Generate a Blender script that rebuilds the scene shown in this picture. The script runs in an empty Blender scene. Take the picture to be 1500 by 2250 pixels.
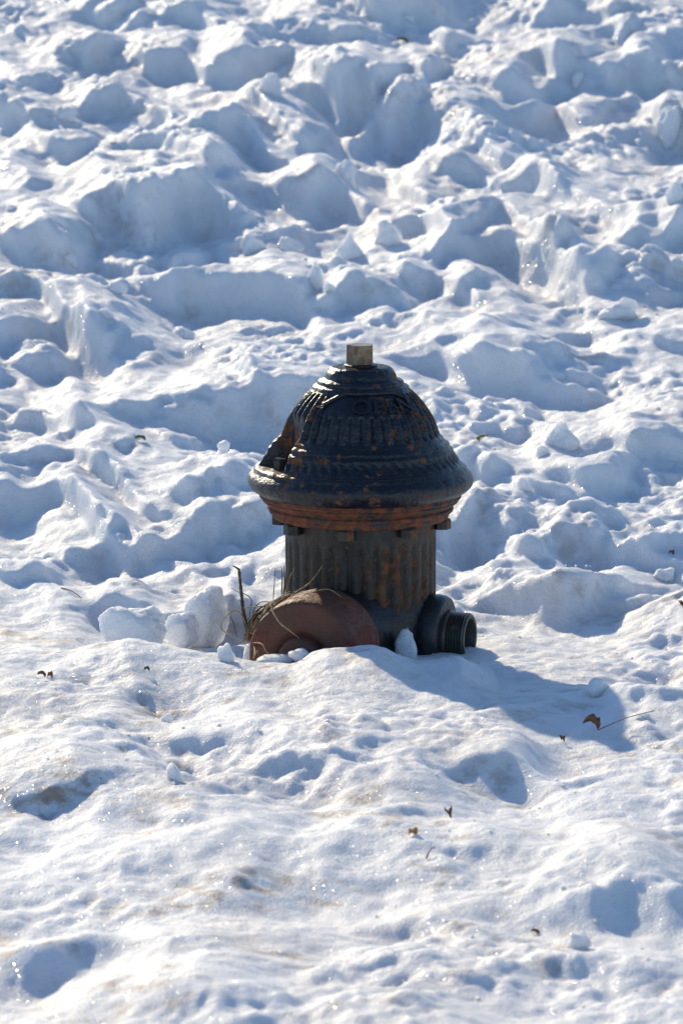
import bpy, math, random
import numpy as np
from mathutils import Vector, Matrix, noise as mnoise

random.seed(7)
scn = bpy.context.scene
COL = scn.collection
rad = math.radians

# ------------------------------------------------------------------ camera
PITCH = rad(9.5)
CAM_H = 1.355
HY = 6.8                                   # distance of the hydrant's axis
K = 36.0 / 150.0 / 2250.0
cam = bpy.data.cameras.new('camera')
cam.sensor_fit = 'VERTICAL'
cam.sensor_height = 36.0
cam.lens = 150.0
cam.clip_start = 0.1
cam.clip_end = 2000
cam.dof.use_dof = True
cam.dof.focus_distance = 6.72
cam.dof.aperture_fstop = 13.0
cam_o = bpy.data.objects.new('camera', cam)
cam_o.location = (0, 0, CAM_H)
cam_o.rotation_euler = (math.pi / 2 - PITCH, 0, 0)
COL.objects.link(cam_o)
scn.camera = cam_o

# ------------------------------------------------------------------ sky, sun, exposure
SUN_EL, SUN_AZ = rad(25.0), rad(-22.0)     # behind the hydrant, a little to the left
world = bpy.data.worlds.new('World')
scn.world = world
world.use_nodes = True
wn = world.node_tree
sky = wn.nodes.new('ShaderNodeTexSky')
sky.sky_type = 'NISHITA'
sky.sun_disc = False
sky.sun_elevation = SUN_EL
sky.sun_rotation = SUN_AZ
sky.ozone_density = 4.0             # a dry, deep blue winter sky
sky.dust_density = 0.1
wn.links.new(sky.outputs[0], wn.nodes['Background'].inputs[0])
wn.nodes['Background'].inputs[1].default_value = 0.145
sun = bpy.data.lights.new('sun', 'SUN')
sun.energy = 4.4
sun.angle = rad(0.55)
sun.color = (1.0, 0.86, 0.62)
sun_o = bpy.data.objects.new('sun', sun)
to_sun = Vector((math.sin(SUN_AZ) * math.cos(SUN_EL), math.cos(SUN_AZ) * math.cos(SUN_EL), math.sin(SUN_EL)))
sun_o.rotation_euler = to_sun.to_track_quat('Z', 'Y').to_euler()
sun_o.location = (-3, 6, 5)
COL.objects.link(sun_o)
scn.view_settings.view_transform = 'Standard'
scn.view_settings.look = 'None'
scn.view_settings.gamma = 1.0
scn.view_settings.use_curve_mapping = False
scn.view_settings.exposure = 0.05
scn.render.engine = 'CYCLES'
scn.cycles.use_denoising = True

# ------------------------------------------------------------------ helpers
def link(o, parent=None):
    COL.objects.link(o)
    if parent is not None:
        o.parent = parent
    return o

def tag(o, label=None, cat=None, group=None, kind=None):
    if label: o['label'] = label
    if cat: o['category'] = cat
    if group: o['group'] = group
    if kind: o['kind'] = kind
    return o

def empty(name, loc, rz=0.0):
    o = bpy.data.objects.new(name, None)
    o.empty_display_size = 0.05
    o.location = loc
    o.rotation_euler = (0, 0, rz)
    return link(o)

def mesh(name, v, f, mat, parent=None, smooth=True, sharp=None):
    m = bpy.data.meshes.new(name)
    m.from_pydata([tuple(p) for p in v], [], [tuple(q) for q in f])
    m.materials.append(mat)
    if smooth:
        m.polygons.foreach_set('use_smooth', [True] * len(m.polygons))
        if sharp: m.set_sharp_from_angle(angle=rad(sharp))
    m.update()
    return link(bpy.data.objects.new(name, m), parent)

def dirs(u, v):
    """slopes dx/dy and dz/dy of the line of sight through a spot of the 1500 x 2250 view"""
    a, b = (u - 750) * K, (1125 - v) * K
    fy = math.cos(PITCH) + math.sin(PITCH) * b
    fz = -math.sin(PITCH) + math.cos(PITCH) * b
    return a / fy, fz / fy

# noise on numpy arrays
_rng = np.random.RandomState(11)
_perm = _rng.permutation(512).astype(np.int64)
_ga = _rng.rand(512) * 2 * np.pi
_gx, _gy = np.cos(_ga).astype(np.float32), np.sin(_ga).astype(np.float32)
def perlin(x, y, seed=0):
    x = x + seed * 17.31; y = y + seed * 9.17
    xi = np.floor(x); yi = np.floor(y)
    xf = (x - xi).astype(np.float32); yf = (y - yi).astype(np.float32)
    xi = xi.astype(np.int64); yi = yi.astype(np.int64)
    def g(ix, iy, fx, fy):
        h = _perm[(_perm[ix & 511] + iy) & 511]
        return _gx[h] * fx + _gy[h] * fy
    a = g(xi, yi, xf, yf); b = g(xi + 1, yi, xf - 1, yf)
    c = g(xi, yi + 1, xf, yf - 1); d = g(xi + 1, yi + 1, xf - 1, yf - 1)
    u = xf * xf * xf * (xf * (xf * 6 - 15) + 10); v = yf * yf * yf * (yf * (yf * 6 - 15) + 10)
    p = a + u * (b - a); q = c + u * (d - c)
    return (p + v * (q - p)) * 1.5
def sstep(a, b, x):
    t = np.clip((x - a) / (b - a), 0, 1)
    return t * t * (3 - 2 * t)

# ------------------------------------------------------------------ materials
def nodes_of(name):
    m = bpy.data.materials.new(name)
    m.use_nodes = True
    return m, m.node_tree, m.node_tree.nodes['Principled BSDF']
def N(nt, kind, **kw):
    n = nt.nodes.new(kind)
    for k, v in kw.items():
        if k in n.inputs.keys(): n.inputs[k].default_value = v
        else: setattr(n, k, v)
    return n
def noise_tex(nt, vec, scale, detail=4.0, rough=0.55, dist=0.0):
    n = N(nt, 'ShaderNodeTexNoise', Scale=scale, Detail=detail, Roughness=rough, Distortion=dist)
    nt.links.new(vec, n.inputs['Vector'])
    return n.outputs[0]
def ramp(nt, fac, stops):
    r = nt.nodes.new('ShaderNodeValToRGB')
    e = r.color_ramp.elements
    while len(e) < len(stops): e.new(0.5)
    for k, (p, c) in enumerate(stops):
        e[k].position = p
        e[k].color = c if len(c) == 4 else (*c, 1)
    nt.links.new(fac, r.inputs[0])
    return r.outputs[0]
def rampv(nt, fac, a, b):
    r = N(nt, 'ShaderNodeMapRange', interpolation_type='SMOOTHSTEP')
    r.inputs[1].default_value = a; r.inputs[2].default_value = b
    nt.links.new(fac, r.inputs[0])
    return r.outputs[0]
def mixc(nt, fac, a, b):
    m = N(nt, 'ShaderNodeMix', data_type='RGBA')
    if isinstance(fac, float): m.inputs[0].default_value = fac
    else: nt.links.new(fac, m.inputs[0])
    for s, c in ((6, a), (7, b)):
        if isinstance(c, tuple): m.inputs[s].default_value = (*c, 1)
        else: nt.links.new(c, m.inputs[s])
    return m.outputs[2]
def mth(nt, op, a, b=None):
    m = N(nt, 'ShaderNodeMath', operation=op)
    for s, c in ((0, a), (1, b)):
        if c is None: continue
        if isinstance(c, (int, float)): m.inputs[s].default_value = c
        else: nt.links.new(c, m.inputs[s])
    return m.outputs[0]
def bump(nt, height, strength, dist, normal=None):
    b = N(nt, 'ShaderNodeBump', Strength=strength, Distance=dist)
    nt.links.new(height, b.inputs['Height'])
    if normal is not None: nt.links.new(normal, b.inputs['Normal'])
    return b.outputs[0]

def snow_material(name, dirt=True):
    m, nt, bs = nodes_of(name)
    pos = nt.nodes.new('ShaderNodeNewGeometry').outputs['Position']
    tint = noise_tex(nt, pos, 1.6, 3)
    col = mixc(nt, rampv(nt, tint, 0.35, 0.65), (0.86, 0.875, 0.90), (0.90, 0.90, 0.905))
    if dirt:
        y = N(nt, 'ShaderNodeSeparateXYZ'); nt.links.new(pos, y.inputs[0])
        near = mth(nt, 'ADD', mth(nt, 'MULTIPLY', rampv(nt, y.outputs[1], 7.6, 6.4), 0.6), 0.4)
        d1 = rampv(nt, noise_tex(nt, pos, 4.5, 5, 0.62, 0.4), 0.49, 0.66)
        d2 = rampv(nt, noise_tex(nt, pos, 26.0, 4, 0.6), 0.42, 0.66)
        dm = mth(nt, 'MULTIPLY', mth(nt, 'MULTIPLY', d1, d2), near)
        col = mixc(nt, mth(nt, 'MULTIPLY', dm, 1.0), col, (0.42, 0.32, 0.24))
        broad = rampv(nt, noise_tex(nt, pos, 2.2, 3), 0.4, 0.7)
        col = mixc(nt, mth(nt, 'MULTIPLY', mth(nt, 'MULTIPLY', broad, near), 0.40), col, (0.74, 0.67, 0.62))
        # grit: sparse dark specks
        vo = N(nt, 'ShaderNodeTexVoronoi', Scale=95.0); nt.links.new(pos, vo.inputs['Vector'])
        sp = mth(nt, 'LESS_THAN', vo.outputs['Distance'], 0.12)
        sel = N(nt, 'ShaderNodeSeparateColor'); nt.links.new(vo.outputs['Color'], sel.inputs[0])
        sp = mth(nt, 'MULTIPLY', sp, mth(nt, 'GREATER_THAN', sel.outputs[0], 0.972))
        sp = mth(nt, 'MULTIPLY', sp, rampv(nt, noise_tex(nt, pos, 3.1, 3), 0.5, 0.62))
        col = mixc(nt, mth(nt, 'MULTIPLY', sp, 0.6), col, (0.16, 0.075, 0.055))
    nt.links.new(col, bs.inputs['Base Color'])
    bs.inputs['Roughness'].default_value = 0.62
    bs.inputs['Specular IOR Level'].default_value = 0.35
    bs.inputs['Subsurface Weight'].default_value = 0.9
    bs.inputs['Subsurface Radius'].default_value = (1.0, 1.05, 1.15)
    bs.inputs['Subsurface Scale'].default_value = 0.017
    patch = rampv(nt, noise_tex(nt, pos, 3.3, 2), 0.38, 0.62)
    h1 = noise_tex(nt, pos, 55.0, 5, 0.62)
    h2 = noise_tex(nt, pos, 260.0, 3, 0.6)
    n1 = bump(nt, mth(nt, 'MULTIPLY', h1, mth(nt, 'ADD', mth(nt, 'MULTIPLY', patch, 0.75), 0.25)), 0.7, 0.012)
    n2 = bump(nt, h2, 0.8, 0.0034, n1)
    nt.links.new(n2, bs.inputs['Normal'])
    # ice crystals: tiny glossy facets of random tilt
    vo = N(nt, 'ShaderNodeTexVoronoi', Scale=560.0); nt.links.new(pos, vo.inputs['Vector'])
    sc = N(nt, 'ShaderNodeSeparateColor'); nt.links.new(vo.outputs['Color'], sc.inputs[0])
    tilt = N(nt, 'ShaderNodeVectorMath', operation='SUBTRACT'); nt.links.new(vo.outputs['Color'], tilt.inputs[0]); tilt.inputs[1].default_value = (0.5, 0.5, 0.5)
    tl = N(nt, 'ShaderNodeVectorMath', operation='SCALE'); nt.links.new(tilt.outputs[0], tl.inputs[0]); tl.inputs['Scale'].default_value = 1.3
    ad = N(nt, 'ShaderNodeVectorMath', operation='ADD'); nt.links.new(tl.outputs[0], ad.inputs[0]); nt.links.new(n1, ad.inputs[1])
    nm = N(nt, 'ShaderNodeVectorMath', operation='NORMALIZE'); nt.links.new(ad.outputs[0], nm.inputs[0])
    gl = nt.nodes.new('ShaderNodeBsdfGlossy'); gl.inputs['Roughness'].default_value = 0.22
    nt.links.new(nm.outputs[0], gl.inputs['Normal'])
    on = mth(nt, 'MULTIPLY', mth(nt, 'GREATER_THAN', sc.outputs[2], 0.972), 0.22)
    mx = nt.nodes.new('ShaderNodeMixShader'); nt.links.new(on, mx.inputs[0])
    nt.links.new(bs.outputs[0], mx.inputs[1]); nt.links.new(gl.outputs[0], mx.inputs[2])
    out = nt.nodes['Material Output']
    nt.links.new(mx.outputs[0], out.inputs['Surface'])
    return m

def iron(name, paint, paint2, rust_amt, rust_a=(0.21, 0.065, 0.024), rust_b=(0.075, 0.028, 0.016), rough=0.34, dust=0.0, grain=1.0, streak=1.0, rscale=26.0):
    m, nt, bs = nodes_of(name)
    oc = nt.nodes.new('ShaderNodeTexCoord').outputs['Object']
    mp = N(nt, 'ShaderNodeMapping'); mp.inputs['Scale'].default_value = (1, 1, streak); nt.links.new(oc, mp.inputs[0])
    v = mp.outputs[0]
    base = mixc(nt, rampv(nt, noise_tex(nt, v, 16, 5), 0.35, 0.66), paint, paint2)
    if dust > 0:
        du = rampv(nt, noise_tex(nt, v, 23, 6, 0.65, 0.3), 0.40, 0.72)
        base = mixc(nt, mth(nt, 'MULTIPLY', du, dust), base, (0.090, 0.066, 0.045))
        fine = mth(nt, 'GREATER_THAN', noise_tex(nt, oc, 240, 3, 0.6), 0.655)
        base = mixc(nt, mth(nt, 'MULTIPLY', fine, dust), base, (0.16, 0.14, 0.115))
    r0 = mth(nt, 'ADD', mth(nt, 'MULTIPLY', noise_tex(nt, v, rscale, 7, 0.66, 0.2), 0.62), mth(nt, 'MULTIPLY', noise_tex(nt, v, 6.0, 3), 0.38))
    mask = rampv(nt, r0, rust_amt, rust_amt + 0.022)
    rcol = mixc(nt, rampv(nt, noise_tex(nt, oc, 75, 5, 0.65), 0.36, 0.64), rust_b, rust_a)
    rcol = mixc(nt, mth(nt, 'MULTIPLY', rampv(nt, noise_tex(nt, oc, 30, 3), 0.55, 0.7), 0.55), rcol, (0.16, 0.10, 0.035))
    nt.links.new(mixc(nt, mask, base, rcol), bs.inputs['Base Color'])
    rr = N(nt, 'ShaderNodeMix', data_type='FLOAT'); nt.links.new(mask, rr.inputs[0])
    rg = mth(nt, 'ADD', mth(nt, 'MULTIPLY', noise_tex(nt, oc, 60, 3), 0.3), rough - 0.15)
    nt.links.new(rg, rr.inputs[2]); rr.inputs[3].default_value = 0.85
    nt.links.new(rr.outputs[0], bs.inputs['Roughness'])
    bs.inputs['Specular IOR Level'].default_value = 0.5
    n1 = bump(nt, mth(nt, 'MULTIPLY', mask, -1.0), 0.5, 0.0012)
    n2 = bump(nt, noise_tex(nt, oc, 95, 5, 0.6), 0.5 * grain, 0.0030, n1)
    n3 = bump(nt, noise_tex(nt, oc, 30, 3), 0.45 * grain, 0.006, n2)
    nt.links.new(n3, bs.inputs['Normal'])
    return m

def plain(name, c1, c2, scale=60.0, rough=0.7):
    m, nt, bs = nodes_of(name)
    oc = nt.nodes.new('ShaderNodeTexCoord').outputs['Object']
    f = noise_tex(nt, oc, scale, 4)
    nt.links.new(mixc(nt, rampv(nt, f, 0.35, 0.65), c1, c2), bs.inputs['Base Color'])
    bs.inputs['Roughness'].default_value = rough
    nt.links.new(bump(nt, noise_tex(nt, oc, scale * 3, 3), 0.4, 0.001), bs.inputs['Normal'])
    return m

M_SNOW = snow_material('packed_snow')
M_CHUNK = snow_material('loose_snow', dirt=False)
M_PAINT = iron('navy_black_paint', (0.005, 0.007, 0.012), (0.010, 0.014, 0.022), 0.548, rough=0.33, rscale=42.0, grain=2.0, rust_a=(0.19, 0.072, 0.030), rust_b=(0.06, 0.028, 0.017))
M_BARREL = iron('weathered_black_paint', (0.010, 0.009, 0.008), (0.030, 0.022, 0.015), 0.545, rust_a=(0.19, 0.070, 0.030), rust_b=(0.06, 0.030, 0.018), rough=0.5, rscale=48.0, dust=0.7, streak=0.45)
M_RUST = iron('rusted_iron', (0.030, 0.032, 0.034), (0.050, 0.040, 0.032), 0.440, rust_a=(0.24, 0.074, 0.032), rust_b=(0.10, 0.040, 0.024), rough=0.6, dust=0.5, grain=1.3)
M_CAP = iron('oxide_red_iron', (0.120, 0.042, 0.024), (0.165, 0.056, 0.030), 0.52, rust_a=(0.22, 0.05, 0.028), rust_b=(0.13, 0.036, 0.026), rough=0.62, dust=0.35, grain=2.0)
M_DARK = iron('black_iron', (0.008, 0.010, 0.014), (0.016, 0.017, 0.020), 0.60, rough=0.38, dust=0.15)
M_BRASS = iron('tarnished_brass', (0.055, 0.032, 0.018), (0.035, 0.045, 0.038), 0.60, rust_a=(0.12, 0.15, 0.11), rust_b=(0.05, 0.03, 0.02), rough=0.34)
M_STEEL, _nt, _bs = nodes_of('worn_bare_steel')
_oc = _nt.nodes.new('ShaderNodeTexCoord').outputs['Object']
_nt.links.new(mixc(_nt, rampv(_nt, noise_tex(_nt, _oc, 45, 5, 0.65), 0.38, 0.62), (0.27, 0.205, 0.14), (0.12, 0.080, 0.045)), _bs.inputs['Base Color'])
_bs.inputs['Metallic'].default_value = 0.35
_bs.inputs['Roughness'].default_value = 0.46
_nt.links.new(bump(_nt, noise_tex(_nt, _oc, 160, 4), 0.4, 0.0012), _bs.inputs['Normal'])

# ------------------------------------------------------------------ the snow: shape of the ground
def base_z(y):
    y = np.asarray(y, float)
    s = sstep(6.9, 7.7, y)
    up = np.where(y < 6.9, 0.0, np.where(y < 7.7, 0.05 * (y - 6.9) * s, 0.04 + 0.10 * (y - 7.7)))
    up = up + 0.050 * (1 - sstep(6.28, 6.74, y))        # the trodden foreground lies a little higher
    far = np.clip(y - 15.0, 0, None)
    return up - 0.10 * far * sstep(0, 6, far) * 0.8

def foot(u, v):
    ax, az = dirs(u, v)
    y = 6.8
    for _ in range(60):
        y += 0.5 * ((CAM_H - float(base_z(y))) / -az - y)
    return y

# crest lines of the clods, drifts and footprint rims, read view by view: "u,v,face ..."
RIDGES = []
FACE = 30.0
SIDE, REACH, ITER = 0.07, 320.0, 13
DEEP = 1.55
def zone(u0, v0, s, text):
    for ln in text.strip().splitlines():
        pts = [tuple(float(q) for q in t.split(',')) for t in ln.split()]
        RIDGES.append([(u0 + a / s, v0 + b / s, c / s) for a, b, c in pts])
zone(0, 0, 1.875, """
380,45,20 430,20,100 520,5,120 620,5,110 720,25,90 820,50,70 900,90,40
500,130,10 560,75,40 620,60,50 660,75,30
330,200,20 380,180,120 450,175,110 540,200,60
540,300,20 600,215,90 650,195,150 720,190,150 780,205,110 830,260,60
830,280,30 870,235,120 950,190,160 1030,180,150 1080,215,90 1200,220,50
980,190,20 1030,130,60 1100,110,70 1180,140,50 1240,150,20
80,370,20 140,345,50 220,330,60 300,350,40
360,470,10 390,400,80 450,385,100 560,430,60 650,460,60 750,490,40 830,495,15
-20,395,90 60,385,100 110,410,60 140,450,20
-20,440,60 40,430,110 100,450,90 160,490,60
250,500,60 400,525,50 520,560,30
800,530,30 900,490,100 980,450,220 1040,520,180 1110,570,130 1200,620,90 1250,680,30
980,430,20 1020,400,80 1070,390,120 1110,410,140 1180,480,90 1300,560,50
170,560,30 220,580,90 320,600,90 400,600,60
450,640,10 560,590,50 680,580,50 760,590,60 830,610,110 900,620,100 970,660,60 1100,715,10
330,840,30 400,810,160 460,760,260 490,725,330 530,770,300 600,800,280 680,770,300 760,720,340 825,690,370 860,740,330 900,790,260 960,850,160 1020,900,60
940,735,30 1000,740,60 1080,755,60 1150,740,100 1230,720,150 1310,675,230 1370,700,200 1420,750,160 1480,850,80 1500,900,40
-20,960,60 100,940,120 150,910,160 200,870,230 240,900,240 280,940,220 330,1000,120
410,1070,40 470,1060,80 540,1085,60 650,1130,20
640,1100,20 700,1060,60 780,1020,70 840,1040,50 900,1030,40
880,1040,10 940,1015,100 980,1050,60 1100,1040,80 1220,1040,70 1320,1050,80 1400,1080,60 1500,1090,50
1010,1000,20 1040,970,60 1080,1010,20
1150,1010,20 1190,975,60 1240,1010,30
570,1190,20 700,1160,40 780,1135,50
560,1200,40 640,1190,100 740,1170,150 860,1160,150 1000,1140,140 1100,1120,160 1180,1125,170 1240,1170,170 1300,1190,120 1370,1220,60
""")
zone(700, 0, 1.875, """
130,-10,30 250,-30,150 400,-30,170 520,10,90 620,60,20
-60,120,60 80,100,70 180,110,60 260,150,50 330,185,30 380,185,10
300,230,20 460,180,30 510,160,80 570,180,60
870,70,20 920,30,60 980,5,80 1060,30,60 1150,30,60 1240,20,90 1330,50,70 1400,80,40
820,240,20 860,200,60 900,165,200 960,170,190 1040,200,170 1100,215,150 1150,200,80
1050,220,10 1110,290,60 1180,170,150 1240,100,170 1300,130,130 1400,150,120 1520,190,80
1130,310,60 1200,290,150 1280,210,240 1340,200,240 1420,250,200 1520,260,190
250,270,30 300,245,80 380,250,110 460,260,110 520,290,50
600,340,20 700,310,80 780,270,180 830,310,160 880,360,100
-20,290,60 70,250,250 120,235,350 180,230,340 250,270,300 330,300,240 370,340,200 450,420,40
150,600,30 190,550,60 250,500,100 300,440,200 350,345,260 390,370,200 430,430,130 460,530,40
480,480,30 560,490,40 640,510,20
800,500,20 870,470,50 960,470,60 1040,490,60 1100,520,30
1180,460,40 1240,430,50 1310,460,30
570,580,20 640,560,60 700,590,90 780,630,70 850,670,20
480,700,40 560,680,70 640,720,60 720,770,40
540,920,40 600,890,60 680,850,50 760,770,100 830,710,140 890,665,160 940,710,130 1000,770,90 1080,800,90 1150,870,60 1200,940,20
430,1120,30 500,1040,60 560,960,120 620,900,150 720,860,190 800,870,220 880,900,250 960,920,260 1050,1010,220 1130,1060,180 1200,1070,140 1300,1090,90
640,1000,30 700,950,100 760,940,120 850,995,30
-20,1060,40 80,1060,80 170,1090,90 300,1080,110 380,1090,130 440,1130,100 520,1180,40
0,1250,60 60,1230,90 90,1180,110 160,1150,120 220,1175,110 280,1175,110 330,1210,100 370,1250,60
1040,1080,30 1120,1070,60 1230,1065,80 1320,1090,90 1400,1120,70 1520,1150,50
550,1240,10 570,1200,60 605,1175,90 640,1220,60 680,1260,20
1190,990,20 1240,980,80 1310,910,130 1350,960,100
1390,1010,60 1420,910,140 1480,870,180 1520,860,180
1190,1300,10 1230,1200,20 1290,1185,60 1370,1230,60 1440,1250,40
1390,470,150 1440,440,160 1520,460,150
160,700,20 230,690,50 300,720,40 350,760,20
330,780,40 400,760,60 470,790,40
300,920,60 370,890,90 450,890,90 520,930,60
""")
zone(0, 580, 2.445, """
-30,90,60 60,95,60 170,100,100 240,110,140 330,185,210 430,215,270 510,265,320 570,330,250 600,390,130
-30,340,80 50,280,150 130,260,180 200,260,180 245,300,100
20,500,60 110,460,100 200,445,120 280,470,120 340,520,80
-30,550,60 80,570,40 160,620,50 250,680,30 300,690,10
930,380,20 970,340,60 1020,345,50 1060,380,20
-30,700,30 120,710,40 260,700,100 340,720,130 400,750,150 470,800,180 560,900,90 600,950,30
80,800,60 150,760,110 230,745,110 290,790,80
640,840,20 700,800,80 800,750,120 900,690,140 980,700,180 1090,670,250 1170,680,260 1250,660,270 1330,700,230 1400,660,260 1520,640,280 1650,640,250 1800,660,60
930,820,30 960,790,60 990,750,120 1050,700,150 1090,740,60
530,960,40 600,970,100 690,1000,60
850,930,30 900,920,70 980,930,100 1060,960,90
20,1140,60 100,1080,100 220,1040,120 340,1040,140 440,1030,220 540,1035,300 600,1080,330 660,1130,330 700,1200,300 740,1290,250 800,1330,200 860,1380,130 920,1390,60
-20,1230,160 60,1180,200 150,1220,160 250,1190,160 330,1170,160 400,1200,180 480,1260,200 560,1320,200 640,1370,220 720,1440,200 800,1500,150 900,1500,120 980,1460,150 1080,1390,180 1180,1340,200 1280,1350,180 1420,1330,160 1500,1340,80
430,1540,60 460,1500,120 520,1460,180 575,1440,230 640,1490,200 670,1540,100
330,1560,60 350,1515,150 455,1515,150
780,1240,30 900,1250,60 1000,1240,100 1120,1260,80 1200,1180,110 1260,1150,120 1330,1200,80
1070,1330,20 1150,1320,60 1220,1290,80
1110,1680,30 1140,1650,60 1180,1630,100 1240,1610,150 1300,1640,120
510,1980,40 525,1900,110 540,1850,150 600,1800,200 680,1790,210 760,1800,200 830,1860,140 880,1950,60 920,2010,20
850,1890,80 900,1875,130 980,1880,130 1000,1930,90 1050,2000,20
990,1900,100 1050,1830,170 1130,1780,210 1230,1740,240 1275,1740,240 1290,1800,180
-20,1720,60 120,1750,70 220,1720,80 280,1740,60
340,1920,20 370,1905,40 430,1915,20
""")
zone(900, 600, 2.5, """
120,440,20 150,380,40 190,430,20
-80,440,40 120,450,60 230,415,150 330,370,240 420,355,300 500,370,310 560,375,310 620,380,310 680,430,260 760,490,210 850,540,160 1000,580,90 1080,620,40
840,310,40 900,290,80 1000,300,80 1060,330,40
1160,90,30 1220,85,60 1350,110,70 1450,130,40
1100,390,30 1180,360,50 1300,380,60 1420,400,60 1520,420,60
400,730,30 430,710,40 560,715,70 650,750,100 720,790,40
300,830,30 400,820,60 520,850,80 610,900,70
1000,950,60 1090,930,150 1160,900,180 1260,890,180 1400,920,170 1520,950,120
780,1080,120 830,1040,190 890,1040,200 940,1080,180 1000,1050,180 1100,1030,210 1160,1060,200 1200,1120,150 1240,1200,60
440,1080,60 480,1040,110 550,1045,100 620,1100,50
200,1000,100 310,965,190 370,980,190 430,1050,120 450,1120,60
180,1360,250 280,1290,300 330,1245,330 390,1230,300 460,1250,250 520,1300,150
440,1420,50 470,1370,100 520,1340,120 570,1370,110
650,1220,30 740,1210,60 850,1220,70 900,1260,40
760,1460,50 820,1390,130 880,1365,190 960,1370,200 1040,1400,210 1100,1430,230 1130,1560,100
520,1500,40 560,1460,140 600,1430,200 660,1440,250 720,1500,230 770,1600,150 820,1690,40
1150,1480,100 1200,1430,170 1280,1470,160 1360,1510,150 1440,1560,110 1490,1640,40
1310,1690,40 1370,1640,60 1430,1635,60 1465,1690,20
330,1810,30 380,1780,60 450,1745,100 560,1730,170 620,1700,220 680,1690,230 760,1720,230 900,1720,250 980,1730,220 1060,1680,200 1180,1660,180 1280,1680,150 1400,1700,80
1110,1960,40 1180,1890,80 1260,1830,80 1350,1770,70 1450,1730,40
1290,1960,30 1380,1900,50 1500,1830,50
""")
zone(0, 1400, 1.875, """
490,200,20 560,210,50 650,240,60 740,270,40
690,130,20 750,120,30 820,140,20
130,390,10 200,350,40 260,350,30
590,400,30 680,410,90 780,400,100 860,420,60
-20,640,20 120,650,70 240,640,70 400,600,60 500,580,30
600,740,20 680,730,60 780,740,70 840,760,30
980,800,20 1050,790,50 1160,800,20
1120,260,20 1200,265,40 1250,270,20
1230,310,20 1320,315,40 1370,320,20
1110,210,20 1160,210,30 1200,220,10
-20,790,40 100,800,70 200,800,60 250,830,20
130,1040,30 220,1000,50 280,985,60 340,1020,20
380,1060,30 450,1030,50 500,1050,20
500,1100,20 580,1095,30 680,1090,30
-20,1270,250 120,1260,260 240,1240,200 350,1220,170 460,1225,130 510,1290,40
1130,530,30 1200,510,70 1290,520,70 1340,560,30
970,960,20 1040,950,60 1090,990,30
700,980,30 800,960,60 900,980,50 1000,1010,40
""")
zone(700, 1400, 1.875, """
100,120,30 200,170,60 320,190,70 460,170,80 560,155,70 640,130,60 665,170,20
560,520,50 620,460,160 720,430,240 800,415,270 860,420,270 900,480,200 960,545,90 1010,570,50
1010,550,50 1100,540,50 1180,520,30
1060,230,20 1100,200,40 1150,170,80 1200,210,60 1300,220,60 1450,240,60 1520,230,60
120,800,20 180,785,40 240,790,50 290,830,20
570,890,20 650,875,60 760,890,40
90,970,20 200,955,50 280,970,30
680,1110,20 760,1090,40 880,1090,120 1000,1070,160 1120,1040,190 1220,1000,220 1310,980,240 1400,1010,220 1520,1030,190
180,1130,60 260,1100,120 400,1090,120 470,1110,90 540,1180,60
870,1360,30 960,1340,90 1060,1350,120 1160,1370,120 1260,1380,100 1400,1400,90 1520,1410,80
0,1400,80 100,1370,100 200,1350,80 300,1340,60
450,1430,30 550,1440,50 700,1430,40
780,1560,30 900,1540,40
270,740,40 340,700,60 440,690,60 500,720,20
990,950,30 1060,930,40 1150,920,50
""")

def axis_grid(a, b, step, lo, hi, grow):
    """fine spacing between a and b, growing outside to lo and hi"""
    core = [a]
    while core[-1] < b: core.append(core[-1] + step(core[-1]))
    left, s = [], step(a)
    p = a
    while p > lo:
        s *= 1.045 if s < 0.04 else grow; p -= s; left.append(p)
    right, s = [], step(b)
    p = core[-1]
    while p < hi:
        s *= 1.045 if s < 0.04 else grow; p += s; right.append(p)
    return np.array(left[::-1] + core + right)

gx = axis_grid(-1.45, 1.45, lambda x: 0.0045, -260, 260, 1.16)
gy = axis_grid(4.3, 15.6, lambda y: 0.0056 if y < 7.6 else 0.0056 + (y - 7.6) * 0.0010, -60, 420, 1.16)
X, Y = np.meshgrid(gx, gy)
near = 1 - sstep(1.8, 3.0, np.abs(X))
front = 1 - sstep(6.1, 7.2, Y)            # smooth trodden foreground
wx = 0.016 * perlin(X * 7, Y * 7, 1) + 0.008 * perlin(X * 19, Y * 19, 2)
wy = 0.024 * perlin(X * 5, Y * 4, 3) + 0.007 * perlin(X * 15, Y * 13, 4)
Xw = X + wx
Yw = Y + wy

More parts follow.
